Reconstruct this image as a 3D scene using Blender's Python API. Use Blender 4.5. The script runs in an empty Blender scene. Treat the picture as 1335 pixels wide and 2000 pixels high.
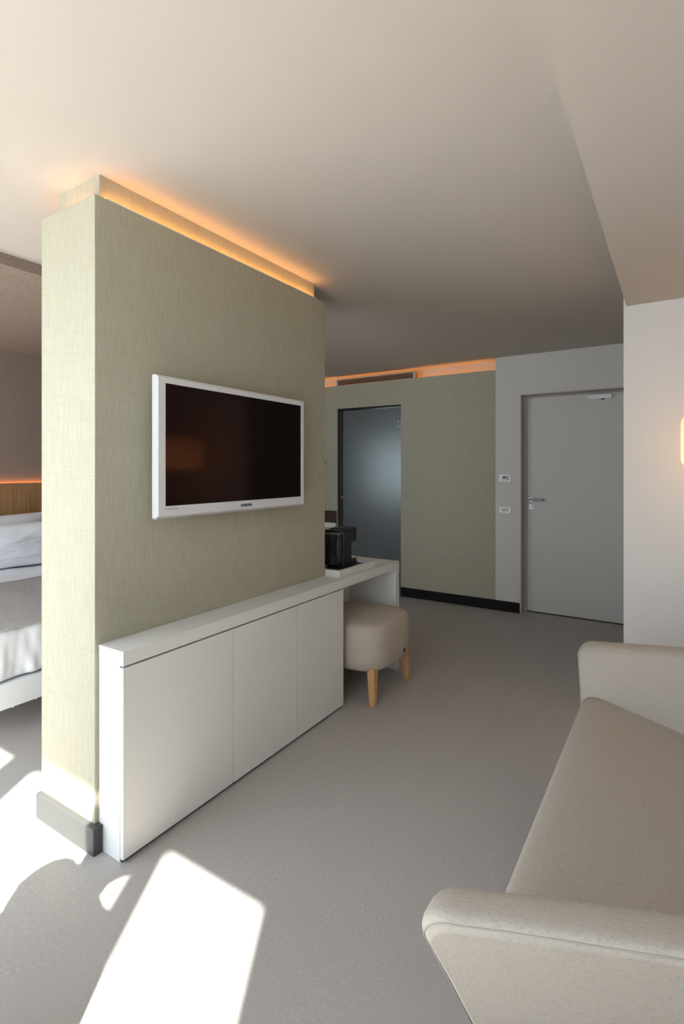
import bpy, bmesh, math, random
from mathutils import Vector, Matrix, noise
R = math.radians
random.seed(4)
SC = bpy.context.scene
COL = SC.collection

# ------------------------------------------------------------------ camera
F_PX = 1014.6
TH = math.atan(652.5 / F_PX)
cam_d = bpy.data.cameras.new('camera')
cam = bpy.data.objects.new('camera', cam_d); COL.objects.link(cam)
cam.location = (0, 0, 1.4); cam.rotation_euler = (R(90), 0, TH)
cam_d.sensor_fit = 'HORIZONTAL'; cam_d.sensor_width = 36.0
cam_d.lens = F_PX / 1335 * 36
cam_d.shift_y = -(1000 - 916) / 1335
cam_d.clip_start = 0.02
SC.camera = cam

# ------------------------------------------------------------------ light
SKY_STRENGTH = 4.5
SUN_STRENGTH = 30.0
SUN_AZ = (-0.58, 1.0)          # travel direction on the floor (dx, dy)
SUN_DROP = 1.48                # fall in z per unit of y
WIN_Y = -0.28
HEAD_Z = 2.385
w = bpy.data.worlds.new('sky'); SC.world = w; w.use_nodes = True
bg = w.node_tree.nodes['Background']
bg.inputs[0].default_value = (0.74, 0.86, 1.0, 1); bg.inputs[1].default_value = SKY_STRENGTH
sd = bpy.data.lights.new('sun', 'SUN'); sun = bpy.data.objects.new('sun', sd); COL.objects.link(sun)
sd.energy = SUN_STRENGTH; sd.angle = R(1.0); sd.color = (1.0, 0.945, 0.87)
sun.rotation_euler = Vector((SUN_AZ[0], SUN_AZ[1], -SUN_DROP)).to_track_quat('-Z', 'Y').to_euler()
sun.location = (3, -6, 9)
pd = bpy.data.lights.new('window_daylight', 'AREA'); port = bpy.data.objects.new('window_daylight', pd); COL.objects.link(port)
pd.shape = 'RECTANGLE'; pd.size = 4.84; pd.size_y = 2.4
port.location = (-2.58, WIN_Y - 0.02, 1.2); port.rotation_euler = (R(90), 0, 0)
pd.cycles.is_portal = True
SC.view_settings.view_transform = 'Standard'; SC.view_settings.look = 'None'
SC.view_settings.gamma = 1.0; SC.view_settings.exposure = 0.12
SC.view_settings.use_curve_mapping = False
cy = SC.cycles
cy.use_denoising = True
try: cy.denoiser = 'OPENIMAGEDENOISE'
except Exception: pass
cy.max_bounces = 10; cy.diffuse_bounces = 7; cy.glossy_bounces = 4; cy.transmission_bounces = 8; cy.transparent_max_bounces = 12
cy.sample_clamp_indirect = 6.0
cy.caustics_reflective = False; cy.caustics_refractive = False

# ------------------------------------------------------------------ materials
def mat(name, col, rough=0.6, spec=0.5, metal=0.0, layers=(), bump=None, **kw):
    """layers: (scale xyz, detail, second colour, amount low, amount high)"""
    m = bpy.data.materials.new(name); m.use_nodes = True
    nt = m.node_tree; n = nt.nodes; L = nt.links
    p = n['Principled BSDF']
    p.inputs['Roughness'].default_value = rough
    p.inputs['Metallic'].default_value = metal
    p.inputs['Specular IOR Level'].default_value = spec
    c4 = (*col, 1)
    p.inputs['Base Color'].default_value = c4
    tc = n.new('ShaderNodeTexCoord')
    prev = None
    for (sc, det, col2, lo, hi) in layers:
        mp = n.new('ShaderNodeMapping'); mp.inputs['Scale'].default_value = sc
        L.new(tc.outputs['Object'], mp.inputs['Vector'])
        nz = n.new('ShaderNodeTexNoise'); nz.inputs['Scale'].default_value = 1; nz.inputs['Detail'].default_value = det
        L.new(mp.outputs[0], nz.inputs['Vector'])
        mr = n.new('ShaderNodeMapRange'); mr.inputs['From Min'].default_value = lo; mr.inputs['From Max'].default_value = hi
        L.new(nz.outputs['Fac'], mr.inputs['Value'])
        mx = n.new('ShaderNodeMixRGB')
        L.new(mr.outputs[0], mx.inputs['Fac'])
        if prev is None: mx.inputs['Color1'].default_value = c4
        else: L.new(prev, mx.inputs['Color1'])
        mx.inputs['Color2'].default_value = (*col2, 1)
        prev = mx.outputs[0]
    if prev: L.new(prev, p.inputs['Base Color'])
    if bump:
        sc, st, dist = bump
        mp = n.new('ShaderNodeMapping'); mp.inputs['Scale'].default_value = sc
        L.new(tc.outputs['Object'], mp.inputs['Vector'])
        nz = n.new('ShaderNodeTexNoise'); nz.inputs['Scale'].default_value = 1; nz.inputs['Detail'].default_value = 3
        L.new(mp.outputs[0], nz.inputs['Vector'])
        b = n.new('ShaderNodeBump'); b.inputs['Strength'].default_value = st; b.inputs['Distance'].default_value = dist
        L.new(nz.outputs['Fac'], b.inputs['Height']); L.new(b.outputs[0], p.inputs['Normal'])
    for k, v in kw.items():
        p.inputs[k].default_value = v
    return m

def emis(name, col, s):
    m = bpy.data.materials.new(name); m.use_nodes = True
    p = m.node_tree.nodes['Principled BSDF']
    p.inputs['Base Color'].default_value = (*col, 1)
    p.inputs['Emission Color'].default_value = (*col, 1); p.inputs['Emission Strength'].default_value = s
    return m

GREEN = (0.40, 0.373, 0.28)
M = {}
# coordinates are world-like for the shell: x/y fine = vertical threads, z fine = horizontal threads
M['linen'] = mat('green_linen_wallpaper', GREEN, 0.85, 0.2, layers=[
    ((230, 230, 10), 4, (0.465, 0.445, 0.36), 0.40, 0.74),
    ((12, 12, 260), 3, (0.365, 0.34, 0.25), 0.50, 0.86)], bump=((240, 240, 30), 0.12, 0.001))
M['paint'] = mat('matt_ceiling_paint', (0.50, 0.455, 0.405), 0.9, 0.2, bump=((60, 60, 60), 0.04, 0.002))
M['wallpaint'] = mat('white_wall_paint', (0.74, 0.725, 0.705), 0.85, 0.25, bump=((90, 90, 90), 0.05, 0.002))
M['greypaint'] = mat('pale_grey_wall_paint', (0.66, 0.64, 0.61), 0.85, 0.25, bump=((90, 90, 90), 0.05, 0.002))
M['floor'] = mat('speckled_grey_vinyl', (0.435, 0.41, 0.39), 0.48, 0.35, layers=[
    ((95, 95, 95), 4, (0.52, 0.50, 0.48), 0.50, 0.74),
    ((150, 150, 150), 2, (0.32, 0.30, 0.28), 0.58, 0.80),
    ((3, 3, 3), 3, (0.45, 0.42, 0.40), 0.4, 0.7)], bump=((120, 120, 120), 0.06, 0.001))
M['lacquer'] = mat('white_satin_lacquer', (0.72, 0.72, 0.70), 0.42, 0.4)
M['bedwhite'] = mat('white_bed_lacquer', (0.82, 0.84, 0.85), 0.4, 0.4)
M['gap_shade'] = mat('painted_gap_shade', (0.03, 0.03, 0.03), 0.8)  # near-black colour standing in for shade inside the cabinet gaps
M['black_skirting'] = mat('black_skirting_paint', (0.018, 0.016, 0.016), 0.85, 0.1)
M['steel_skirting'] = mat('brushed_grey_metal_skirting', (0.065, 0.067, 0.066), 0.5, 0.3)
M['doorpaint'] = mat('grey_white_door_lacquer', (0.61, 0.595, 0.56), 0.5, 0.35)
M['frame'] = mat('taupe_door_frame', (0.46, 0.40, 0.36), 0.6, 0.3)
M['brown'] = mat('brown_textured_wallpaper', (0.24, 0.185, 0.15), 0.85, 0.2, layers=[
    ((45, 45, 150), 5, (0.30, 0.24, 0.20), 0.40, 0.75)], bump=((90, 90, 260), 0.15, 0.001))
M['oak'] = mat('oak_veneer', (0.36, 0.20, 0.09), 0.5, 0.35, layers=[
    ((30, 30, 1.6), 5, (0.24, 0.125, 0.055), 0.42, 0.66), ((90, 90, 4), 3, (0.42, 0.25, 0.12), 0.5, 0.75)])
M['legwood'] = mat('pale_oak_leg', (0.62, 0.36, 0.16), 0.5, 0.35, layers=[
    ((50, 50, 5), 4, (0.50, 0.27, 0.11), 0.45, 0.7)])
M['sofa'] = mat('beige_woven_upholstery', (0.45, 0.405, 0.35), 0.92, 0.15, layers=[
    ((110, 280, 280), 3, (0.38, 0.33, 0.28), 0.46, 0.74),
    ((420, 420, 420), 2, (0.54, 0.49, 0.43), 0.55, 0.8)], bump=((600, 600, 600), 0.3, 0.0008), **{'Sheen Weight': 0.08})
M['piping'] = mat('beige_piping', (0.40, 0.36, 0.31), 0.9, 0.15)
M['stool'] = mat('beige_stool_fabric', (0.50, 0.44, 0.37), 0.92, 0.15, layers=[
    ((70, 70, 260), 3, (0.43, 0.37, 0.305), 0.46, 0.74)], bump=((200, 200, 330), 0.45, 0.002), **{'Sheen Weight': 0.08})
M['bedding'] = mat('white_cotton', (0.86, 0.86, 0.88), 0.9, 0.2, bump=((14, 14, 14), 0.25, 0.02), **{'Sheen Weight': 0.1})
M['runner'] = mat('grey_woven_throw', (0.42, 0.40, 0.385), 0.95, 0.1, layers=[
    ((25, 200, 200), 4, (0.56, 0.54, 0.52), 0.42, 0.68)], bump=((40, 220, 220), 0.5, 0.004))
M['tvwhite'] = mat('white_gloss_plastic', (0.66, 0.66, 0.66), 0.28, 0.5)
M['screen'] = mat('black_screen_glass', (0.003, 0.0025, 0.0025), 0.09, 0.22, **{'Specular Tint': (1.0, 0.42, 0.28, 1)})
M['tvtext'] = mat('grey_print', (0.10, 0.10, 0.11), 0.5)
M['tvtext2'] = mat('faint_red_grey_print', (0.42, 0.36, 0.37), 0.5)
M['blackplastic'] = mat('black_plastic', (0.012, 0.011, 0.012), 0.35, 0.4)
M['tank'] = mat('smoked_tank_plastic', (0.05, 0.045, 0.05), 0.12, 0.5, layers=[((30, 30, 12), 3, (0.016, 0.014, 0.015), 0.4, 0.6)])
M['traydark'] = mat('dark_brown_tray_liner', (0.05, 0.025, 0.015), 0.4)
M['steel'] = mat('brushed_steel', (0.42, 0.40, 0.38), 0.32, 0.5, metal=1.0)
M['closer'] = mat('light_grey_metal_paint', (0.85, 0.85, 0.84), 0.4, 0.5)
M['plate'] = mat('white_switch_plastic', (0.93, 0.93, 0.93), 0.35, 0.5)
M['platein'] = mat('ivory_switch_insert', (0.55, 0.52, 0.42), 0.4, 0.5)
M['platedark'] = mat('dark_display', (0.13, 0.12, 0.10), 0.3)
M['ventmetal'] = mat('bronze_vent_paint', (0.50, 0.26, 0.16), 0.5)
M['ventframe'] = mat('beige_vent_frame', (0.70, 0.52, 0.40), 0.6)
M['ventdark'] = mat('dark_vent_core', (0.05, 0.02, 0.015), 0.8)
M['balcony'] = mat('pale_balcony_tile', (0.50, 0.48, 0.45), 0.7)
M['frameal'] = mat('white_window_frame', (0.7, 0.7, 0.7), 0.4)
M['tile'] = mat('dark_bathroom_tile', (0.20, 0.21, 0.22), 0.4)
M['chair'] = mat('grey_tub_chair_fabric', (0.35, 0.34, 0.33), 0.9, 0.1, bump=((200, 200, 200), 0.3, 0.002))
M['led'] = emis('amber_led_strip', (1.0, 0.45, 0.105), 30.0)
M['led_far'] = emis('amber_led_strip_far', (1.0, 0.41, 0.085), 11.0)
M['led_bed'] = emis('orange_headboard_led', (1.0, 0.36, 0.10), 14.0)
# frosted glass
M['frost'] = mat('frosted_dark_glass', (0.42, 0.45, 0.46), 0.5, 0.35, layers=[((3, 3, 60), 2, (0.40, 0.43, 0.44), 0.4, 0.6)], **{'Transmission Weight': 0.80, 'IOR': 1.45})
M['glassedge'] = mat('pale_glass_edge', (0.45, 0.50, 0.50), 0.2)
# clear pane: transparent with a faint mirror
def clear_glass():
    m = bpy.data.materials.new('clear_window_glass'); m.use_nodes = True
    nt = m.node_tree; nt.nodes.clear()
    o = nt.nodes.new('ShaderNodeOutputMaterial'); t = nt.nodes.new('ShaderNodeBsdfTransparent'); g = nt.nodes.new('ShaderNodeBsdfGlossy')
    g.inputs['Roughness'].default_value = 0.02
    t.inputs[0].default_value = (0.97, 0.98, 0.975, 1)
    x = nt.nodes.new('ShaderNodeMixShader'); x.inputs[0].default_value = 0.05
    nt.links.new(t.outputs[0], x.inputs[1]); nt.links.new(g.outputs[0], x.inputs[2]); nt.links.new(x.outputs[0], o.inputs[0])
    return m
M['pane'] = clear_glass()
# lamp shade: opal glass lit from inside, brighter low where the bulb sits
def shade_mat():
    m = bpy.data.materials.new('glowing_opal_shade'); m.use_nodes = True
    nt = m.node_tree; p = nt.nodes['Principled BSDF']
    p.inputs['Base Color'].default_value = (0.8, 0.6, 0.4, 1); p.inputs['Roughness'].default_value = 0.6
    tc = nt.nodes.new('ShaderNodeTexCoord'); sp = nt.nodes.new('ShaderNodeSeparateXYZ'); nt.links.new(tc.outputs['Generated'], sp.inputs[0])
    cr = nt.nodes.new('ShaderNodeValToRGB'); nt.links.new(sp.outputs['Z'], cr.inputs[0])
    e = cr.color_ramp.elements
    e[0].position = 0.0; e[0].color = (1.0, 0.60, 0.26, 1)
    e[1].position = 1.0; e[1].color = (0.50, 0.26, 0.12, 1)
    k = cr.color_ramp.elements.new(0.35); k.color = (1.0, 0.56, 0.22, 1)
    k = cr.color_ramp.elements.new(0.75); k.color = (0.72, 0.38, 0.17, 1)
    nt.links.new(cr.outputs[0], p.inputs['Emission Color']); p.inputs['Emission Strength'].default_value = 1.7
    return m
M['shade'] = shade_mat()

# ------------------------------------------------------------------ helpers
def link(name, me, m, parent=None):
    o = bpy.data.objects.new(name, me); COL.objects.link(o)
    if m is not None: me.materials.append(M[m] if isinstance(m, str) else m)
    if parent is not None: o.parent = parent
    return o
def finish(name, bm, m, parent=None, smooth=False, origin=None):
    bmesh.ops.recalc_face_normals(bm, faces=bm.faces[:])
    if origin is not None:
        bmesh.ops.translate(bm, vec=-Vector(origin), verts=bm.verts[:])
    me = bpy.data.meshes.new(name); bm.to_mesh(me); bm.free()
    if smooth:
        for p in me.polygons: p.use_smooth = True
    o = link(name, me, m, parent)
    if origin is not None: o.location = origin
    return o
def add_box(bm, x0, x1, y0, y1, z0, z1, bev=0.0, seg=2):
    r = bmesh.ops.create_cube(bm, size=1)
    vs = r['verts']
    for v in vs:
        v.co = Vector(((x0 + x1) / 2 + v.co.x * (x1 - x0), (y0 + y1) / 2 + v.co.y * (y1 - y0), (z0 + z1) / 2 + v.co.z * (z1 - z0)))
    if bev > 0:
        es = list({e for v in vs for e in v.link_edges})
        bmesh.ops.bevel(bm, geom=es, offset=bev, segments=seg, profile=0.5, affect='EDGES')
def box(name, x0, x1, y0, y1, z0, z1, m, parent=None, bev=0.0, seg=2):
    bm = bmesh.new(); add_box(bm, x0, x1, y0, y1, z0, z1, bev, seg)
    return finish(name, bm, m, parent)
def add_tube(bm, p0, p1, r0, r1=None, seg=20, caps=True):
    r1 = r0 if r1 is None else r1
    p0, p1 = Vector(p0), Vector(p1); d = p1 - p0
    q = d.to_track_quat('Z', 'Y').to_matrix().to_4x4()
    mt = Matrix.Translation((p0 + p1) / 2) @ q
    bmesh.ops.create_cone(bm, cap_ends=caps, segments=seg, radius1=r0, radius2=r1, depth=d.length, matrix=mt)
def path_tube(name, pts, r, m, parent=None, seg=8, closed=False):
    bm = bmesh.new(); rings = []
    n = len(pts); pts = [Vector(p) for p in pts]
    for i, p in enumerate(pts):
        a = pts[max(i - 1, 0)]; b = pts[min(i + 1, n - 1)]
        q = (b - a).normalized().to_track_quat('Z', 'Y')
        rings.append([bm.verts.new(p + q @ Vector((math.cos(t) * r, math.sin(t) * r, 0))) for t in [2 * math.pi * k / seg for k in range(seg)]])
    for i in range(n - 1):
        for k in range(seg):
            bm.faces.new((rings[i][k], rings[i][(k + 1) % seg], rings[i + 1][(k + 1) % seg], rings[i + 1][k]))
    bm.faces.new(rings[0][::-1]); bm.faces.new(rings[-1])
    return finish(name, bm, m, parent, smooth=True)
def lathe(bm, cx, cy_, prof, seg=48):
    rings = []
    for (r, z) in prof:
        rings.append([bm.verts.new((cx + r * math.cos(2 * math.pi * k / seg), cy_ + r * math.sin(2 * math.pi * k / seg), z)) for k in range(seg)])
    for i in range(len(rings) - 1):
        for k in range(seg):
            bm.faces.new((rings[i][k], rings[i][(k + 1) % seg], rings[i + 1][(k + 1) % seg], rings[i + 1][k]))
    bm.faces.new(rings[0][::-1]); bm.faces.new(rings[-1])
def smooth_mod(o, lv=2):
    md = o.modifiers.new('subsurf', 'SUBSURF'); md.levels = lv; md.render_levels = lv
    for p in o.data.polygons: p.use_smooth = True
def tag(o, label=None, cat=None, group=None, kind=None):
    if label: o['label'] = label
    if cat: o['category'] = cat
    if group: o['group'] = group
    if kind: o['kind'] = kind
    return o
def empty(name, loc, label=None, cat=None, group=None, kind=None):
    o = bpy.data.objects.new(name, None); COL.objects.link(o); o.location = loc
    o.empty_display_size = 0.1
    ROOTS.append(o)
    return tag(o, label, cat, group, kind)
ROOTS = []
def struct(o, label=None, cat=None):
    return tag(o, label, cat, kind='structure')

# ------------------------------------------------------------------ shell
XL, XR, YB, YF, ZC = -5.0, 1.0, WIN_Y, 5.175, 2.505
ZS = 2.33                                   # lowered soffit over the sofa
T = 0.15
struct(box('floor', XL - T, XR + T, YB - 0.07, YF + 2.0, -0.12, 0.0, 'floor'), 'grey speckled vinyl floor of the hotel room', 'floor')
struct(box('ceiling', XL - T, XR + T, YB - 0.07, YF + 2.0, ZC, ZC + 0.15, 'paint'), 'smooth off-white ceiling', 'ceiling')
struct(box('trim_1', -0.24, XR, YB, 3.376, ZS, ZC, 'paint'), 'lowered white ceiling panel above the sofa', 'ceiling')
struct(box('wall_right', XR, XR + T, YB - 0.07, 3.376, 0, ZC, 'wallpaint'), 'white wall on the right behind the sofa', 'wall')
struct(box('wall_corner', -0.254, XR + T, 3.376, YF, 0, ZC, 'wallpaint'), 'white wall block at the right, beside the entrance door', 'wall')
struct(box('wall_left', XL - T, XL, YB - 0.07, YF + 0.3, 0, ZC, 'brown'), 'brown textured wallpaper wall behind the bed head', 'wall')
bm = bmesh.new(); add_box(bm, XL, -2.89, YB, 3.05, 2.445, ZC)
struct(finish('trim_2', bm, 'brown'), 'brown wallpapered lowered ceiling above the bed', 'ceiling')

# far wall: green linen panel with a light cove on top, opening for the glass door
GX0, GX1, GY = XL, -1.512, 5.175
bm = bmesh.new()
add_box(bm, GX0, -3.393, GY, GY + 0.08, 0, 2.388)
add_box(bm, -3.393, -2.555, GY, GY + 0.08, 2.115, 2.388)
add_box(bm, -2.555, GX1, GY, GY + 0.08, 0, 2.388)
struct(finish('wall_back', bm, 'linen'), 'green linen wallpaper wall around the frosted glass door', 'wall')
struct(box('wall_cove', GX0, GX1, GY + 0.17, GY + 0.27, 2.2, ZC, 'paint'), 'white back of the lit cove above the green wall', 'wall')
bm = bmesh.new()   # white section, with the door opening
add_box(bm, GX1, -1.272, GY, GY + 0.27, 0, ZC)
add_box(bm, -1.272, -0.254, GY, GY + 0.27, 2.122, ZC)
add_box(bm, -0.30, -0.254, GY, GY + 0.27, 0, 2.122)
struct(finish('wall_entrance', bm, 'greypaint'), 'pale grey wall around the entrance door', 'wall')
o = box('baseboard_back', -2.555, -1.277, GY - 0.014, GY, 0, 0.099, 'black_skirting', bev=0.003)
struct(o, 'black skirting board along the far green wall', 'skirting board')
# cove lamp behind the top of the green panel
cl = empty('cove_light', (-3.2, GY + 0.12, 2.33), 'warm orange light strip hidden in the cove above the green wall', 'light strip')
box('led_strip', GX0 + 0.05, GX1 - 0.02, GY + 0.105, GY + 0.120, 2.345, 2.352, 'led_far', cl)
box('mounting_profile', GX0 + 0.05, GX1 - 0.02, GY + 0.08, GY + 0.17, 2.325, 2.345, 'frameal', cl)

# bathroom behind the glass
bm = bmesh.new()
add_box(bm, XL - T, XL, GY + 0.3, 7.0, 0, ZC); add_box(bm, -1.75, -1.6, GY + 0.3, 7.0, 0, ZC)
add_box(bm, XL - T, -1.6, 7.0, 7.1, 0, ZC)
struct(finish('wall_bathroom', bm, 'tile'), 'dark tiled bathroom wall behind the frosted glass door', 'wall')
ld = bpy.data.lights.new('bathroom_glow_fill', 'AREA'); lo = bpy.data.objects.new('bathroom_glow_fill', ld); COL.objects.link(lo)  # unseen light added to give the frosted glass its glow, not a known fitting
ld.shape = 'RECTANGLE'; ld.size = 0.9; ld.size_y = 0.8; ld.energy = 3.2; ld.color = (0.80, 0.95, 1.0)
lo.location = (-3.40, 6.9, 1.40); lo.rotation_euler = (R(-90), 0, 0)

# glass door
gd = struct(empty('door_2', (-2.974, GY + 0.04, 0)), 'dark frosted glass bathroom door in the green wall', 'door')
box('glass_pane', -3.335, -2.562, GY + 0.030, GY + 0.040, 0.012, 2.088, 'frost', gd, bev=0.001)
box('glass_edge', -2.5625, -2.5585, GY + 0.030, GY + 0.040, 0.012, 2.088, 'glassedge', gd)
bm = bmesh.new()
add_box(bm, -3.392, -3.340, GY + 0.02, GY + 0.075, 0, 2.114, 0.001)
add_box(bm, -3.340, -2.556, GY + 0.02, GY + 0.075, 2.094, 2.114, 0.001)
finish('door_frame', bm, M['blackplastic'], gd)
box('closing_profile', -3.352, -3.342, GY + 0.012, GY + 0.022, 0.0, 2.09, 'steel_skirting', gd)
for zc in (1.90, 0.22):
    bm = bmesh.new()
    add_box(bm, -2.603, -2.590, GY + 0.016, GY + 0.030, zc - 0.035, zc + 0.035, 0.002)
    add_box(bm, -2.590, -2.556, GY + 0.016, GY + 0.030, zc + 0.023, zc + 0.035, 0.002)
    add_box(bm, -2.590, -2.556, GY + 0.016, GY + 0.030, zc - 0.035, zc - 0.023, 0.002)
    finish('hinge', bm, 'steel', gd)
bm = bmesh.new(); add_tube(bm, (-3.32, GY + 0.03, 1.066), (-3.32, GY - 0.005, 1.066), 0.010, 0.013)
finish('knob', bm, 'steel', gd, smooth=False)

# supply-air vent in the cove
vt = empty('air_vent', (-2.895, GY, 2.384), 'long bronze slatted air vent above the frosted glass door', 'vent')
bm = bmesh.new()
add_box(bm, -3.41, -3.385, GY - 0.012, GY + 0.06, 2.384, 2.462, 0.002)
add_box(bm, -2.405, -2.38, GY - 0.012, GY + 0.06, 2.384, 2.462, 0.002)
add_box(bm, -3.385, -2.405, GY - 0.012, GY + 0.06, 2.452, 2.462, 0.002)
add_box(bm, -3.385, -2.405, GY - 0.012, GY + 0.06, 2.384, 2.389, 0.001)
finish('vent_frame', bm, 'ventframe', vt)
box('vent_core', -3.385, -2.405, GY + 0.045, GY + 0.055, 2.389, 2.452, 'ventdark', vt)
for k in range(4):
    z = 2.397 + k * 0.0145
    bm = bmesh.new(); add_box(bm, -3.385, -2.405, -0.011, 0.011, -0.0018, 0.0018, 0.0006)
    bmesh.ops.rotate(bm, verts=bm.verts[:], matrix=Matrix.Rotation(R(28), 3, 'X'))
    bmesh.ops.translate(bm, verts=bm.verts[:], vec=(0, GY + 0.008, z))
    finish('slat', bm, 'ventmetal', vt)

# entrance door
DY = 5.29
d1 = struct(empty('door_1', (-0.8, DY, 0)), 'pale grey entrance door with lever handle and closer', 'door')
box('door_leaf', -1.236, -0.345, DY, DY + 0.045, 0.008, 2.098, 'doorpaint', d1, bev=0.002)
bm = bmesh.new()
add_box(bm, -1.272, -1.262, GY - 0.003, DY + 0.05, 0, 2.122)
add_box(bm, -1.262, -1.238, DY - 0.012, DY + 0.05, 0, 2.122, 0.002)
add_box(bm, -1.262, -0.30, GY - 0.003, DY + 0.05, 2.112, 2.122)
add_box(bm, -1.238, -0.30, DY - 0.012, DY + 0.05, 2.100, 2.112, 0.002)
add_box(bm, -0.343, -0.30, DY - 0.012, DY + 0.05, 0, 2.100, 0.002)
finish('door_frame', bm, 'frame', d1)
box('strike_plate', -1.2635, -1.2615, DY - 0.05, DY - 0.02, 1.07, 1.17, 'steel', d1)
bm = bmesh.new(); add_tube(bm, (-1.195, DY, 1.103), (-1.195, DY - 0.010, 1.103), 0.024)
add_tube(bm, (-1.195, DY - 0.010, 1.103), (-1.195, DY - 0.048, 1.103), 0.010)
h = finish('handle_rose', bm, 'steel', d1)
path_tube('lever', [(-1.200, DY - 0.048, 1.103), (-1.185, DY - 0.052, 1.103), (-1.15, DY - 0.052, 1.1025), (-1.10, DY - 0.050, 1.102), (-1.065, DY - 0.046, 1.101)], 0.0095, 'steel', d1, 12)
bm = bmesh.new(); add_tube(bm, (-1.192, DY, 1.030), (-1.192, DY - 0.010, 1.030), 0.026)
add_box(bm, -1.190, -1.182, DY - 0.022, DY - 0.010, 1.020, 1.045, 0.002)
finish('lock_rose', bm, 'steel', d1)
box('door_closer', -0.683, -0.488, DY - 0.045, DY, 2.042, 2.082, 'closer', d1, bev=0.006, seg=3)
bm = bmesh.new(); add_tube(bm, (-0.565, DY - 0.022, 2.042), (-0.565, DY - 0.022, 2.032), 0.012)
finish('closer_spindle', bm, 'blackplastic', d1)
bm = bmesh.new(); add_box(bm, -0.49, -0.36, DY - 0.03, DY - 0.018, 2.084, 2.090, 0.001)
finish('closer_arm', bm, 'steel', d1)
box('threshold', -1.24, -0.343, DY - 0.01, DY + 0.045, 0.0, 0.006, 'ventdark', d1)

# switch plates
def plate(name, z0, z1, label, cat, dark):
    r = empty(name, (-1.416, GY, (z0 + z1) / 2), label, cat)
    box('cover_plate', -1.474, -1.359, GY - 0.011, GY, z0, z1, 'plate', r, bev=0.003)
    if dark:
        box('display', -1.440, -1.398, GY - 0.0125, GY - 0.010, z0 + 0.030, z0 + 0.055, 'platedark', r, bev=0.001)
        box('button_row', -1.446, -1.390, GY - 0.0125, GY - 0.010, z0 + 0.012, z0 + 0.026, 'platein', r, bev=0.001)
        box('slider', -1.389, -1.381, GY - 0.0135, GY - 0.010, z0 + 0.014, z0 + 0.058, 'platedark', r, bev=0.001)
    else:
        for k in range(3):
            x = -1.449 + k * 0.023
            box('rocker', x, x + 0.021, GY - 0.013, GY - 0.010, z0 + 0.015, z0 + 0.050, 'platein', r, bev=0.001)
    return r
plate('thermostat', 1.275, 1.345, 'white wall thermostat with small dark display, above the light switch', 'thermostat', True)
plate('light_switch', 0.966, 1.028, 'white light switch plate with cream rockers, below the thermostat', 'light switch', False)

# dark ledge and hook left of the glass door
lg = empty('wall_ledge', (-3.8, GY, 0.76), 'dark brown wall board beside the glass door, behind the coffee machine', 'wall board')
box('board', -4.3, -3.402, GY - 0.022, GY, 0.762, 0.900, 'traydark', lg, bev=0.002)
box('lower_rail', -4.3, -3.402, GY - 0.03, GY, 0.700, 0.758, 'wallpaint', lg, bev=0.002)
bm = bmesh.new(); add_tube(bm, (-3.58, GY, 1.50), (-3.58, GY - 0.03, 1.49), 0.012); add_tube(bm, (-3.58, GY - 0.03, 1.49), (-3.555, GY - 0.05, 1.475), 0.010, 0.012)
tag(finish('wall_hook', bm, 'blackplastic'), 'small black hook on the green wall left of the glass door', 'hook')

# ------------------------------------------------------------------ window side (behind the camera)
def wall_front():
    bm = bmesh.new()
    add_box(bm, XL, XR, YB - 0.07, YB, HEAD_Z, ZC)
    add_box(bm, -0.16, XR, YB - 0.07, YB, 0, HEAD_Z)
    return struct(finish('wall_front', bm, 'wallpaint'), 'white lintel above the balcony windows', 'wall')
if HEAD_Z < ZC - 0.01: wall_front()
posts = [(-0.724, -0.688), (-1.758, -1.625), (-3.2, -3.1), (XL, XL + 0.08)]
xs = [XL + 0.08, -3.2, -3.1, -1.758, -1.625, -0.724, -0.688, -0.16]
for i in range(4):
    a, b = xs[2 * i], xs[2 * i + 1]
    wr = struct(empty('window_%d' % (i + 1), ((a + b) / 2, YB - 0.06, 0)), 'full-height balcony window, ' + ['farthest left, beside the bed head', 'in front of the bed', 'in front of the tub chair', 'nearest to the sofa'][i], 'window')
    bm = bmesh.new()
    add_box(bm, a - 0.002, a + 0.03, YB - 0.065, YB - 0.02, 0, HEAD_Z, 0.003)
    add_box(bm, b - 0.03, b + 0.002, YB - 0.065, YB - 0.02, 0, HEAD_Z, 0.003)
    add_box(bm, a, b, YB - 0.065, YB - 0.02, 0, 0.03, 0.003)
    add_box(bm, a, b, YB - 0.065, YB - 0.02, HEAD_Z - 0.03, HEAD_Z, 0.003)
    finish('window_frame', bm, 'frameal', wr)
    box('pane', a + 0.03, b - 0.03, YB - 0.042, YB - 0.038, 0.03, HEAD_Z - 0.03, 'pane', wr)
for i, (a, b) in enumerate(posts):
    struct(box('trim_%d' % (i + 3), a, b, YB - 0.07, YB, 0, HEAD_Z, 'frameal', bev=0.004), 'white balcony window post, ' + ['slim one nearest to the sofa', 'broad one in front of the partition', 'one in front of the bed', 'one against the brown wall'][i], 'post')
struct(box('balcony', XL - T, XR + T + 1.5, YB - 2.6, YB - 0.07, -0.14, -0.02, 'balcony'), 'pale tiled balcony outside the windows', 'balcony')
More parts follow.
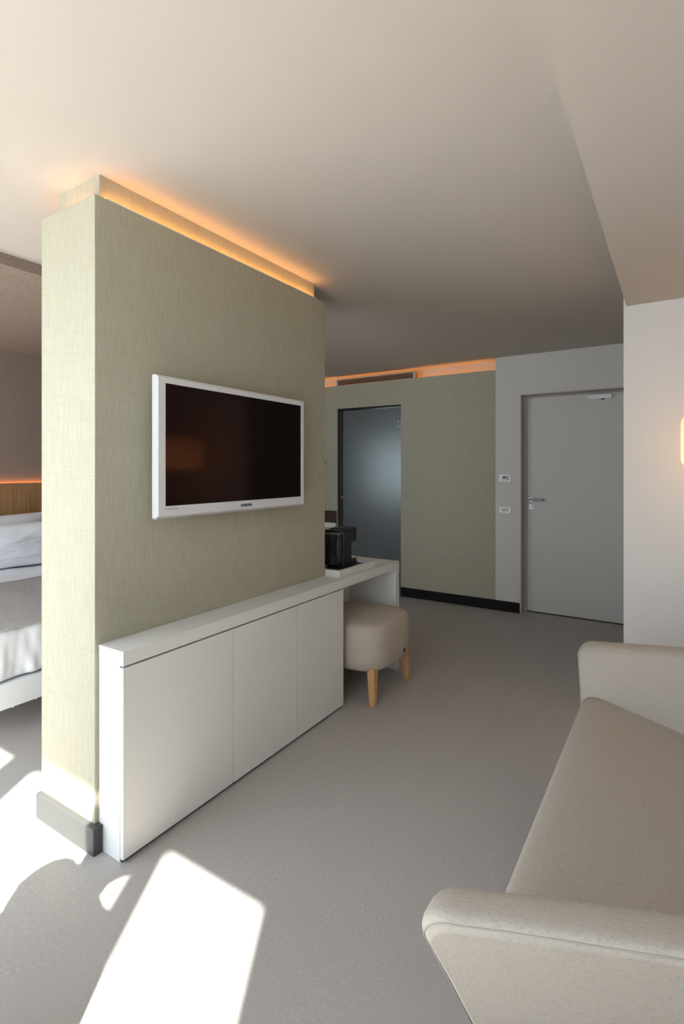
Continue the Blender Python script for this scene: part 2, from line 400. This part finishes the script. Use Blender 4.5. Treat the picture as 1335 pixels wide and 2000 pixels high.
# ------------------------------------------------------------------ partition with TV
PX0, PX1, PY0, PY1, PZ = -2.161, -1.792, 1.112, 2.595, 2.410
pt = empty('partition_wall', ((PX0 + PX1) / 2, (PY0 + PY1) / 2, 0), 'free-standing green linen partition carrying the television', 'partition', kind='structure')
box('partition_panel', PX0, PX1, PY0, PY1, 0, PZ, 'linen', pt, bev=0.0015, seg=1)
CX0, CX1, CY0, CY1 = -2.088, -1.818, 1.146, 2.520
box('ceiling_core', CX0, CX1, CY0, CY1, PZ, ZC, 'linen', pt)
bm = bmesh.new()
add_box(bm, PX0, PX1 + 0.027, 1.090, 1.112, 0, 0.099, 0.0015, 1)
add_box(bm, PX1, PX1 + 0.027, 1.112, 1.1255, 0, 0.099)
o = finish('skirting', bm, 'steel_skirting', pt); o['label'] = 'grey brushed metal skirting'
le = empty('partition_light', ((PX0 + PX1) / 2, (PY0 + PY1) / 2, PZ), 'amber light strip on top of the television partition', 'light strip')
def led_quad(x0, x1, y0, y1):
    bm = bmesh.new()
    bm.faces.new([bm.verts.new(c) for c in ((x0, y0, PZ + 0.0045), (x1, y0, PZ + 0.0045), (x1, y1, PZ + 0.0045), (x0, y1, PZ + 0.0045))])
    finish('led_strip', bm, 'led', le)
    box('mounting_profile', x0 - 0.001, x1 + 0.001, y0, y1, PZ, PZ + 0.004, 'frameal', le)
led_quad(CX1 + 0.016, CX1 + 0.024, CY0 + 0.01, CY1 - 0.01)
led_quad(CX0 - 0.035, CX0 - 0.029, CY0 + 0.02, CY1 - 0.02)
led_quad(CX0 + 0.04, CX1 - 0.05, CY0 - 0.022, CY0 - 0.017)

# television
TX, TY0, TY1, TZ0, TZ1 = -1.700, 1.311, 2.268, 1.208, 1.770
tv = empty('television', (PX1, (TY0 + TY1) / 2, (TZ0 + TZ1) / 2), 'white-framed flat television mounted on the green partition', 'television')
def bezel():
    bm = bmesh.new()
    sy0, sy1, sz0, sz1 = 1.353, 2.240, 1.252, 1.741
    outs = []
    r = 0.008
    for (x, g) in ((TX - 0.028, 0.0), (TX - 0.008, 0.0), (TX, 0.008)):
        outs.append([bm.verts.new((x, y, z)) for (y, z) in ((TY0 + g, TZ0 + g), (TY1 - g, TZ0 + g), (TY1 - g, TZ1 - g), (TY0 + g, TZ1 - g))])
    inn = [bm.verts.new((TX - 0.0005, y, z)) for (y, z) in ((sy0, sz0), (sy1, sz0), (sy1, sz1), (sy0, sz1))]
    inn2 = [bm.verts.new((TX - 0.006, y, z)) for (y, z) in ((sy0, sz0), (sy1, sz0), (sy1, sz1), (sy0, sz1))]
    rings = outs + [inn, inn2]
    for i in range(len(rings) - 1):
        for k in range(4):
            bm.faces.new((rings[i][k], rings[i][(k + 1) % 4], rings[i + 1][(k + 1) % 4], rings[i + 1][k]))
    bm.faces.new(outs[0][::-1])
    finish('bezel', bm, 'tvwhite', tv)
    box('screen', TX - 0.012, TX - 0.005, sy0 - 0.002, sy1 + 0.002, sz0 - 0.002, sz1 + 0.002, 'screen', tv)
bezel()
box('back_housing', TX - 0.052, TX - 0.027, TY0 + 0.03, TY1 - 0.03, TZ0 + 0.02, TZ1 - 0.03, 'tvwhite', tv, bev=0.006)
box('bottom_strip', TX - 0.030, TX - 0.006, TY0 + 0.004, TY1 - 0.004, TZ0 - 0.006, TZ0 + 0.001, 'tvtext2', tv, bev=0.001)
box('wall_mount', PX1, TX - 0.050, 1.55, 2.03, 1.35, 1.63, 'blackplastic', tv, bev=0.003)
def text(name, s, size, y, z, x, m, parent, extr=0.0004):
    cu = bpy.data.curves.new(name, 'FONT'); cu.body = s; cu.size = size; cu.extrude = extr; cu.align_x = 'CENTER'; cu.align_y = 'CENTER'
    cu.space_character = 1.08; cu.offset = 0.0011
    t = bpy.data.objects.new(name, cu); COL.objects.link(t)
    bpy.context.view_layer.update()
    me = bpy.data.meshes.new_from_object(t.evaluated_get(bpy.context.evaluated_depsgraph_get()))
    COL.objects.unlink(t); bpy.data.objects.remove(t)
    o = link(name, me, m, parent)
    o.matrix_basis = Matrix.Translation((x, y, z)) @ Matrix(((0, 0, 1, 0), (1, 0, 0, 0), (0, 1, 0, 0), (0, 0, 0, 1)))
    return o
text('logo', 'SAMSUNG', 0.0155, 1.813, 1.2305, TX + 0.0003, 'tvtext', tv)
bm = bmesh.new()
for k in range(7):
    add_box(bm, TX, TX + 0.0006, 1.350 + k * 0.010, 1.350 + k * 0.010 + (0.008 if k % 3 else 0.005), 1.238, 1.2425)
finish('print_marks', bm, 'tvtext2', tv)
bm = bmesh.new(); add_tube(bm, (TX, 2.232, 1.231), (TX + 0.0008, 2.232, 1.231), 0.005)
finish('indicator', bm, 'tvtext2', tv)

# ------------------------------------------------------------------ low cabinet and desk
CXF = -1.644
cb = empty('low_cabinet', (-1.717, 1.85, 0), 'white three-door low cabinet under the television', 'cabinet')
box('body', PX1 + 0.001, CXF - 0.020, 1.127, 2.572, 0.0, 0.699, 'lacquer', cb, bev=0.001, seg=1)
box('toe_shade_strip', CXF - 0.0195, CXF - 0.012, 1.132, 2.568, 0.0, 0.0135, 'gap_shade', cb)  # dark strips below and above the doors, painted in place of gap shade
box('top_shade_strip', CXF - 0.0195, CXF - 0.012, 1.135, 2.568, 0.688, 0.6995, 'gap_shade', cb)
ys = [1.127, 1.672, 2.128, 2.574]
for k in range(3):
    box('door', CXF - 0.018, CXF, ys[k] + (0.002 if k else 0), ys[k + 1] - 0.002, 0.014, 0.693, 'lacquer', cb, bev=0.0006, seg=1)
dk = empty('desk', (-1.72, 2.95, 0), 'white desk with long worktop running on over the low cabinet', 'desk')
bm = bmesh.new()
add_box(bm, PX1 + 0.001, CXF, 1.127, 2.60, 0.700, 0.752)
add_box(bm, -2.20, CXF, 2.60, 3.301, 0.700, 0.752)
bmesh.ops.remove_doubles(bm, verts=bm.verts[:], dist=0.0001)
finish('worktop', bm, 'lacquer', dk)
box('side_panel', -2.19, CXF, 3.249, 3.301, 0.0, 0.700, 'lacquer', dk, bev=0.001, seg=1)
box('back_panel', -2.04, -2.02, 2.60, 3.249, 0.0, 0.700, 'lacquer', dk, bev=0.001, seg=1)

# serving tray with coffee machine
TRZ = 0.752
ty = empty('serving_tray', (-1.80, 2.82, TRZ), 'white rimmed tray with dark base under the coffee machine', 'tray')
tx0, tx1, t0, t1 = -2.03, -1.688, 2.600, 3.035
bm = bmesh.new()
add_box(bm, tx1 - 0.022, tx1, t0, t1, TRZ, TRZ + 0.038, 0.001, 1)
add_box(bm, tx0, tx0 + 0.022, t0, t1, TRZ, TRZ + 0.038, 0.001, 1)
add_box(bm, tx0 + 0.022, tx1 - 0.022, t0, t0 + 0.022, TRZ, TRZ + 0.038, 0.001, 1)
add_box(bm, tx0 + 0.022, tx1 - 0.022, t1 - 0.05, t1, TRZ, TRZ + 0.038, 0.001, 1)
finish('rim', bm, 'lacquer', ty)
box('base', tx0 + 0.02, tx1 - 0.02, t0 + 0.02, t1 - 0.045, TRZ, TRZ + 0.024, 'traydark', ty)
mz = TRZ + 0.0242
mc = empty('coffee_machine', (-1.85, 2.83, mz), 'black capsule coffee machine with smoked water tank on the tray', 'coffee machine')
mx1 = -1.772
box('machine_body', mx1 - 0.13, mx1, 2.775, 2.872, mz + 0.0, 1.000, 'blackplastic', mc, bev=0.004)
box('brew_head', mx1 - 0.125, mx1 - 0.002, 2.80, 2.940, 0.922, 1.018, 'blackplastic', mc, bev=0.006)
box('top_lid', mx1 - 0.122, mx1 - 0.005, 2.735, 2.86, 0.999, 1.012, 'blackplastic', mc, bev=0.005)
box('water_tank', mx1 - 0.125, mx1 - 0.006, 2.722, 2.774, mz + 0.012, 0.992, 'tank', mc, bev=0.012, seg=3)
box('tank_band', mx1 - 0.128, mx1 - 0.003, 2.724, 2.776, 0.985, 0.999, 'tvtext', mc, bev=0.004)
box('drip_tray', mx1 - 0.11, mx1 - 0.012, 2.872, 2.955, mz, mz + 0.035, 'blackplastic', mc, bev=0.004)
bm = bmesh.new(); add_tube(bm, (mx1 - 0.06, 2.915, 0.922), (mx1 - 0.06, 2.915, 0.895), 0.016, 0.011)
finish('spout', bm, 'blackplastic', mc)
rc = empty('remote_control', (-1.90, 3.08, 0.79), 'small white remote control lying at the far rim of the tray', 'remote control')
box('case', -2.005, -1.845, 2.995, 3.035, TRZ + 0.0385, TRZ + 0.054, 'plate', rc, bev=0.004, seg=3)
for k in range(4):
    box('button', -1.98 + k * 0.02, -1.970 + k * 0.02, 3.010, 3.020, TRZ + 0.053, TRZ + 0.0555, 'tvtext2', rc)
box('memo_pad', -1.80, -1.72, 3.10, 3.20, TRZ, TRZ + 0.004, 'plate', None, bev=0.0008)
tag(bpy.data.objects['memo_pad'], 'thin white memo pad lying at the far end of the desk', 'notepad')

# ------------------------------------------------------------------ stool
SX, SY = -1.728, 2.918
st = empty('stool', (SX, SY, 0), 'beige fabric stool with pale oak legs tucked under the desk', 'stool')
def cushion(hx, hy, z0, z1):
    bm = bmesh.new(); seg = 64
    def sup(t, a, b, e=0.55):
        c, s = math.cos(t), math.sin(t)
        return (a * math.copysign(abs(c) ** e, c), b * math.copysign(abs(s) ** e, s))
    prof = [(0.86, z0 - 0.004), (0.93, z0), (0.985, z0 + 0.02), (1.0, z0 + 0.06), (1.012, (z0 + z1) / 2), (1.0, z1 - 0.05), (0.975, z1 - 0.02), (0.92, z1 - 0.002), (0.80, z1 + 0.008), (0.55, z1 + 0.016), (0.25, z1 + 0.020)]
    rings = []
    for (k, z) in prof:
        rings.append([bm.verts.new((*sup(2 * math.pi * i / seg, hx * k, hy * k), z)) for i in range(seg)])
    for i in range(len(rings) - 1):
        for k in range(seg):
            bm.faces.new((rings[i][k], rings[i][(k + 1) % seg], rings[i + 1][(k + 1) % seg], rings[i + 1][k]))
    bm.faces.new(rings[0][::-1]); bm.faces.new(rings[-1])
    return bm
bm = cushion(0.268, 0.286, 0.195, 0.465)
o = finish('seat', bm, 'stool', st, smooth=True); o.location = (SX, SY, 0)
for sx in (-1, 1):
    for sy in (-1, 1):
        bm = bmesh.new()
        add_box(bm, -0.5, 0.5, -0.5, 0.5, 0, 1, 0.0)
        for v in bm.verts:
            t = v.co.z; wd = 0.034 + 0.017 * t
            cx_ = SX + sx * (0.222 - 0.018 * t); cy_ = SY + sy * ((0.225 if sy > 0 else 0.240) - (0.004 if sy > 0 else 0.028) * t)
            v.co = Vector((cx_ + v.co.x * wd, cy_ + v.co.y * wd, t * 0.215))
        bmesh.ops.bevel(bm, geom=bm.edges[:], offset=0.004, segments=2, profile=0.5, affect='EDGES')
        finish('leg', bm, 'legwood', st)
bm = bmesh.new(); add_box(bm, SX + 0.268, SX + 0.274, SY + 0.075, SY + 0.090, 0.232, 0.258, 0.002)
finish('care_tag', bm, 'blackplastic', st)
bm = bmesh.new()
g = [[bm.verts.new((SX + 0.245 + 0.008 * math.sin(i * 1.3), SY + 0.06 + 0.018 * i, 0.212 - j * (0.009 + 0.006 * math.sin(i * 1.9)))) for i in range(7)] for j in range(3)]
for j in range(2):
    for i in range(6): bm.faces.new((g[j][i], g[j][i + 1], g[j + 1][i + 1], g[j + 1][i]))
o = finish('loose_hem', bm, 'stool', st, smooth=True)
md = o.modifiers.new('solid', 'SOLIDIFY'); md.thickness = 0.004

# ------------------------------------------------------------------ sofa
sf = empty('sofa', (0.05, 1.755, 0), 'beige woven two-seat sofa with flared arms, at the right', 'sofa')
LEAN = 0.50
CONV = 0.20
def arm(y_top, out, xf=-0.385):
    """slab whose outline lies in x-z; it flares outwards (out=-1 near, +1 far) towards the top"""
    xb = 0.50
    th = 0.105
    def zt(x): return 0.612 + 0.16 * (x + 0.32)
    pts = []
    pts.append((xf + 0.06, 0.12))
    pts.append((xf + 0.045, 0.25))
    pts.append((xf + 0.022, 0.42))
    pts.append((xf + 0.006, 0.53))
    cxr, rr = xf + 0.066, 0.066
    czr = zt(cxr) - rr
    for k in range(1, 9):
        a = math.pi - k * (math.pi / 2) / 8
        pts.append((cxr + rr * math.cos(a), czr + rr * math.sin(a)))
    for k in range(1, 9):
        x = cxr + (xb - cxr) * k / 8; pts.append((x, zt(x)))
    pts.append((xb + 0.01, 0.4)); pts.append((xb, 0.12))
    cx_ = 0.06; cz_ = 0.38
    bm = bmesh.new(); rings = []
    # cross-section steps through the thickness with rounded rims
    steps = [(0.0, 0.024), (0.003, 0.015), (0.010, 0.007), (0.020, 0.002), (0.034, 0.0), (th - 0.036, 0.0), (th - 0.020, 0.003), (th - 0.008, 0.009), (th, 0.018)]
    for (t, ins) in steps:
        ring = []
        for (x, z) in pts:
            dx, dz = x - cx_, z - cz_
            xx = x - math.copysign(min(ins, abs(dx)), dx) * (1 if abs(dx) > 0.30 else 0.0)
            zz = z - (ins if z > 0.5 else 0.0) * (1 if z > 0.5 else 0)
            y = y_top - out * t - out * LEAN * (zt(x) - zz) - out * CONV * (x - xf)
            ring.append(bm.verts.new((xx, y, zz)))
        rings.append(ring)
    n = len(pts)
    for i in range(len(rings) - 1):
        for k in range(n):
            bm.faces.new((rings[i][k], rings[i][(k + 1) % n], rings[i + 1][(k + 1) % n], rings[i + 1][k]))
    bm.faces.new(rings[0]); bm.faces.new(rings[-1])
    o = finish('arm', bm, 'sofa', sf, smooth=True)
    for p in o.data.polygons:
        if len(p.vertices) > 4: p.use_smooth = False
    # piping along the outer rim
    pp = []
    for (x, z) in pts[1:-2]:
        dx = x - cx_
        xx = x - math.copysign(0.010, dx) * (1 if abs(dx) > 0.30 else 0)
        zz = z - (0.012 if z > 0.5 else 0)
        pp.append((xx, y_top - out * 0.005 - out * LEAN * (zt(x) - zz) - out * CONV * (x - xf), zz))
    path_tube('piping', pp, 0.0014, 'piping', sf, 6)
arm(0.852, -1, -0.402)
arm(2.665, 1, -0.380)
# seat cushion: gently crowned, rear a little lower, front edge rounded
def seat():
    bm = bmesh.new()
    y0, y1 = 1.03, 2.475
    prof = [(-0.30, 0.20), (-0.325, 0.30), (-0.342, 0.37), (-0.338, 0.400), (-0.318, 0.418), (-0.28, 0.424), (-0.20, 0.418), (-0.05, 0.402), (0.10, 0.388), (0.32, 0.372), (0.34, 0.20)]
    n = 24; rings = []
    for i in range(n + 1):
        t = i / n; y = y0 + (y1 - y0) * t
        crown = 0.010 * (1 - (2 * t - 1) ** 4)
        ring = []
        for (x, z) in prof:
            k = max(0, (z - 0.36) / 0.06)
            yy = y
            if i == 0: yy = y + 0.0
            # ends follow the leaning arm faces
            lean = LEAN * (z - 0.42) * (1 if t > 0.5 else -1) * (abs(2 * t - 1) ** 3)
            ring.append(bm.verts.new((x, yy + lean, z + crown * k)))
        rings.append(ring)
    m_ = len(prof)
    for i in range(n):
        for k in range(m_):
            bm.faces.new((rings[i][k], rings[i][(k + 1) % m_], rings[i + 1][(k + 1) % m_], rings[i + 1][k]))
    bm.faces.new(rings[0]); bm.faces.new(rings[-1])
    finish('seat_cushion', bm, 'sofa', sf, smooth=True)
seat()
box('seat_base', -0.27, 0.36, 1.17, 2.34, 0.12, 0.21, 'sofa', sf, bev=0.01)
bm = bmesh.new()
add_box(bm, 0.30, 0.50, 1.09, 2.42, 0.12, 0.80, 0.06, 4)
for v in bm.verts: v.co.x += 0.22 * max(0, v.co.z - 0.4) 
finish('backrest', bm, 'sofa', sf, smooth=True)
for x in (-0.22, 0.42):
    for y in (1.25, 2.27):
        bm = bmesh.new(); add_tube(bm, (x, y, 0.0), (x, y, 0.125), 0.014, 0.022, 16)
        finish('leg', bm, 'legwood', sf)

# floor lamp between sofa and wall
LX, LY = 0.268, 3.0
fl = empty('floor_lamp', (LX, LY, 0), 'floor lamp with glowing rounded shade beyond the sofa', 'lamp')
bm = bmesh.new()
hz, rr, R0 = 0.14, 0.06, 0.25
prof = [(0.05, 1.535 - hz)]
for k in range(9):
    a = -math.pi / 2 + k * (math.pi / 2) / 8
    prof.append((R0 - rr + rr * math.cos(a), 1.535 - hz + rr + rr * math.sin(a)))
for k in range(9):
    a = k * (math.pi / 2) / 8
    prof.append((R0 - rr + rr * math.cos(a), 1.535 + hz - rr + rr * math.sin(a)))
prof.append((0.05, 1.535 + hz))
lathe(bm, 0, 0, prof, 56)
o = finish('lamp_shade', bm, 'shade', fl, smooth=True); o.location = (LX, LY, 0)
bm = bmesh.new(); add_tube(bm, (LX, LY, 0.02), (LX, LY, 1.40), 0.011)
finish('pole', bm, 'steel', fl, smooth=False)
bm = bmesh.new(); lathe(bm, LX, LY, [(0.14, 0.0), (0.14, 0.014), (0.13, 0.020), (0.02, 0.024)], 40)
finish('base', bm, 'steel', fl)

# ------------------------------------------------------------------ bed
BY0, BY1 = 0.80, 2.62
bd = empty('bed', (-3.9, 1.7, 0), 'double bed with white frame and oak headboard', 'bed')
box('frame', -4.93, -2.905, BY0, BY1, 0.160, 0.292, 'bedwhite', bd, bev=0.004)
box('mattress', -4.90, -2.985, BY0 + 0.04, BY1 - 0.04, 0.292, 0.535, 'bedding', bd, bev=0.04, seg=4)
box('headboard', -4.965, -4.935, BY0 - 0.4, BY1 + 0.4, 0.10, 1.274, 'oak', bd, bev=0.002)
for x in (-3.45, -4.7):
    for y in (BY0 + 0.12, 1.70, BY1 - 0.12):
        bm = bmesh.new()
        add_tube(bm, (x, y, 0.0), (x, y, 0.162), 0.014, 0.020, 12)
        finish('leg', bm, 'steel', bd)
for y in (1.358, 1.476):
    bm = bmesh.new(); add_tube(bm, (-2.925, y, 0.150), (-2.925, y, 0.162), 0.004, 0.004, 10)
    finish('screw_foot', bm, 'closer', bd)
bl = empty('headboard_light', (-4.98, 1.7, 1.24), 'thin orange light line along the top of the oak headboard', 'light strip')
box('led_strip', -4.988, -4.976, BY0 - 0.35, BY1 + 0.35, 1.262, 1.268, 'led_bed', bl)
box('mounting_profile', -4.995, -4.969, BY0 - 0.35, BY1 + 0.35, 1.235, 1.262, 'frameal', bl)

def drape(name, prof_fn, y0, y1, ny, m, label, cat, fold, thick):
    """prof_fn() -> list of (x, z, foldweight, nx, nz); swept in y with folds pushed along the normal"""
    prof = prof_fn(); bm = bmesh.new(); g = []
    for i in range(ny + 1):
        y = y0 + (y1 - y0) * i / ny
        row = []
        for (x, z, wgt, nx, nz) in prof:
            f = fold(y, x, z) * wgt
            row.append(bm.verts.new((x + nx * f, y, z + nz * f)))
        g.append(row)
    for i in range(ny):
        for k in range(len(prof) - 1):
            bm.faces.new((g[i][k], g[i][k + 1], g[i + 1][k + 1], g[i + 1][k]))
    o = finish(name, bm, m, smooth=True)
    md = o.modifiers.new('solid', 'SOLIDIFY'); md.thickness = thick; md.offset = 1 if False else 0
    return tag(o, label, cat)
def duvet_prof():
    p = []
    for k in range(22):
        x = -4.72 + (1.70) * k / 21; p.append((x, 0.560, 0.35, 0, 1))
    r = 0.05
    for k in range(1, 9):
        a = math.pi / 2 * (1 - k / 8); p.append((-3.02 + r * math.cos(a) + 0.012, 0.510 + r * math.sin(a), 0.45, math.cos(a), math.sin(a)))
    for k in range(1, 13):
        t = k / 12; p.append((-2.958 + 0.022 * t, 0.510 - 0.205 * t, 0.4 + 0.75 * t, 1, 0))
    return p
def duvet_fold(y, x, z):
    s = y * 30 + 2.2 * noise.noise(Vector((y * 5, 0, 1.0))) + (0.55 - z) * 6
    a = noise.noise(Vector((y * 11, z * 3, 4.0)))
    if x > -3.0:
        return 0.010 * (math.sin(s) ** 3) * (0.6 + 0.8 * a) + 0.012 * noise.noise(Vector((y * 18 + z * 5, z * 2, 2.0)))
    return 0.030 * noise.noise(Vector((x * 3, y * 4, 0)))
drape('duvet', duvet_prof, BY0 + 0.01, BY1 - 0.01, 220, 'bedding', 'white duvet draped over the foot of the bed', 'duvet', duvet_fold, 0.012)
def runner_prof():
    p = []
    for k in range(20):
        x = -4.055 + 1.05 * k / 19; p.append((x, 0.583, 0.35, 0, 1))
    for k in range(1, 6):
        a = math.pi / 2 * (1 - 0.55 * k / 5); p.append((-3.005 + 0.075 * math.cos(a), 0.508 + 0.075 * math.sin(a), 0.3, math.cos(a), math.sin(a)))
    return p
drape('bed_runner', runner_prof, BY0 - 0.005, BY1 + 0.005, 80, 'runner', 'grey-beige woven throw laid across the bed', 'throw', lambda y, x, z: 0.030 * noise.noise(Vector((x * 3, y * 4, 0))), 0.010)
def pillow(loc, rot, size, seed, label):
    bm = bmesh.new(); n = 44
    hx, hy, hz_ = size
    top, bot = [], []
    for s, store in ((1, top), (-1, bot)):
        for i in range(n + 1):
            row = []
            for j in range(n + 1):
                u = -1 + 2 * i / n; v = -1 + 2 * j / n
                e = max(0.0, (1 - abs(u) ** 2.6)) ** 0.5 * max(0.0, (1 - abs(v) ** 2.6)) ** 0.5
                pin = 1 - 0.05 * (1 - abs(v)) * abs(u) ** 4
                pin2 = 1 - 0.05 * (1 - abs(u)) * abs(v) ** 4
                w_ = 0
                for q in range(3):
                    ang = noise.noise(Vector((seed + q * 3.1, 0, 0))) * 2.2 + q * 1.1
                    cc = (u - 0.5 + q * 0.4) * math.cos(ang) + v * math.sin(ang)
                    w_ += math.sin(cc * 9 + 3 * noise.noise(Vector((u * 1.5, v * 1.5, seed + q)))) ** 5 * 0.16
                z = s * hz_ * e * (1 + 0.22 * noise.noise(Vector((u * 2, v * 2, seed))) + 0.45 * w_ * e) 
                row.append(bm.verts.new((u * hx * pin, v * hy * pin2, z)))
            store.append(row)
    for s, g in ((1, top), (-1, bot)):
        for i in range(n):
            for j in range(n):
                f = (g[i][j], g[i + 1][j], g[i + 1][j + 1], g[i][j + 1])
                bm.faces.new(f if s > 0 else f[::-1])
    bmesh.ops.remove_doubles(bm, verts=bm.verts[:], dist=0.0006)
    o = finish('pillow', bm, 'bedding', smooth=True)
    o.location = loc; o.rotation_euler = rot
    return tag(o, label, 'pillow')
pillow((-4.815, 2.12, 0.80), (0, R(-80), R(3)), (0.22, 0.44, 0.085), 3.3, 'white pillow standing against the oak headboard, rear one')
pillow((-4.59, 2.16, 0.768), (0, R(-62), R(-4)), (0.215, 0.42, 0.085), 7.7, 'creased white pillow leaning in front of the rear pillow')

# ------------------------------------------------------------------ armchair just outside the frame, whose shadow falls on the floor
ac = empty('tub_chair', (-1.38, 0.2, 0), 'grey round-backed tub chair by the balcony window', 'armchair')
def dome(name, y0, y1, pts, m, parent, bev=0.015):
    bm = bmesh.new(); a = [bm.verts.new((x, y0, z)) for x, z in pts]; b = [bm.verts.new((x, y1, z)) for x, z in pts]
    n = len(pts)
    bm.faces.new(a); bm.faces.new(b[::-1])
    for k in range(n): bm.faces.new((a[k], a[(k + 1) % n], b[(k + 1) % n], b[k]))
    return finish(name, bm, m, parent)
pts = [(-1.53, 0.30), (-1.55, 0.42), (-1.567, 0.488), (-1.591, 0.57), (-1.606, 0.666), (-1.587, 0.752), (-1.556, 0.81), (-1.511, 0.857), (-1.472, 0.869), (-1.427, 0.853), (-1.35, 0.85), (-1.30, 0.82), (-1.255, 0.789), (-1.228, 0.772), (-1.207, 0.764), (-1.15, 0.71), (-1.11, 0.58), (-1.10, 0.42), (-1.10, 0.30)]
hp = [(-1.425, 0.84), (-1.423, 0.881), (-1.431, 0.944), (-1.435, 1.04), (-1.42, 1.13), (-1.38, 1.19), (-1.32, 1.21), (-1.25, 1.20), (-1.20, 1.15), (-1.185, 1.06), (-1.195, 1.0), (-1.217, 0.966), (-1.248, 0.909), (-1.27, 0.857), (-1.269, 0.82), (-1.30, 0.80), (-1.38, 0.80)]
dome('headrest', 0.435, 0.465, hp, 'chair', ac)
dome('backrest', 0.435, 0.465, pts, 'chair', ac)
box('seat', -1.55, -1.12, -0.12, 0.45, 0.24, 0.42, 'chair', ac, bev=0.05, seg=4)
for x in (-1.52, -1.15):
    box('armrest', x - 0.04, x + 0.04, -0.10, 0.45, 0.30, 0.62, 'chair', ac, bev=0.03, seg=4)
for x in (-1.50, -1.16):
    for y in (-0.05, 0.38):
        bm = bmesh.new(); add_tube(bm, (x, y, 0), (x, y, 0.25), 0.012, 0.02, 12); finish('leg', bm, 'legwood', ac)

# roots were placed with world-space children: keep them there
bpy.context.view_layer.update()
for r in ROOTS:
    for ch in list(r.children):
        ch.matrix_parent_inverse = Matrix.Translation(-r.location)
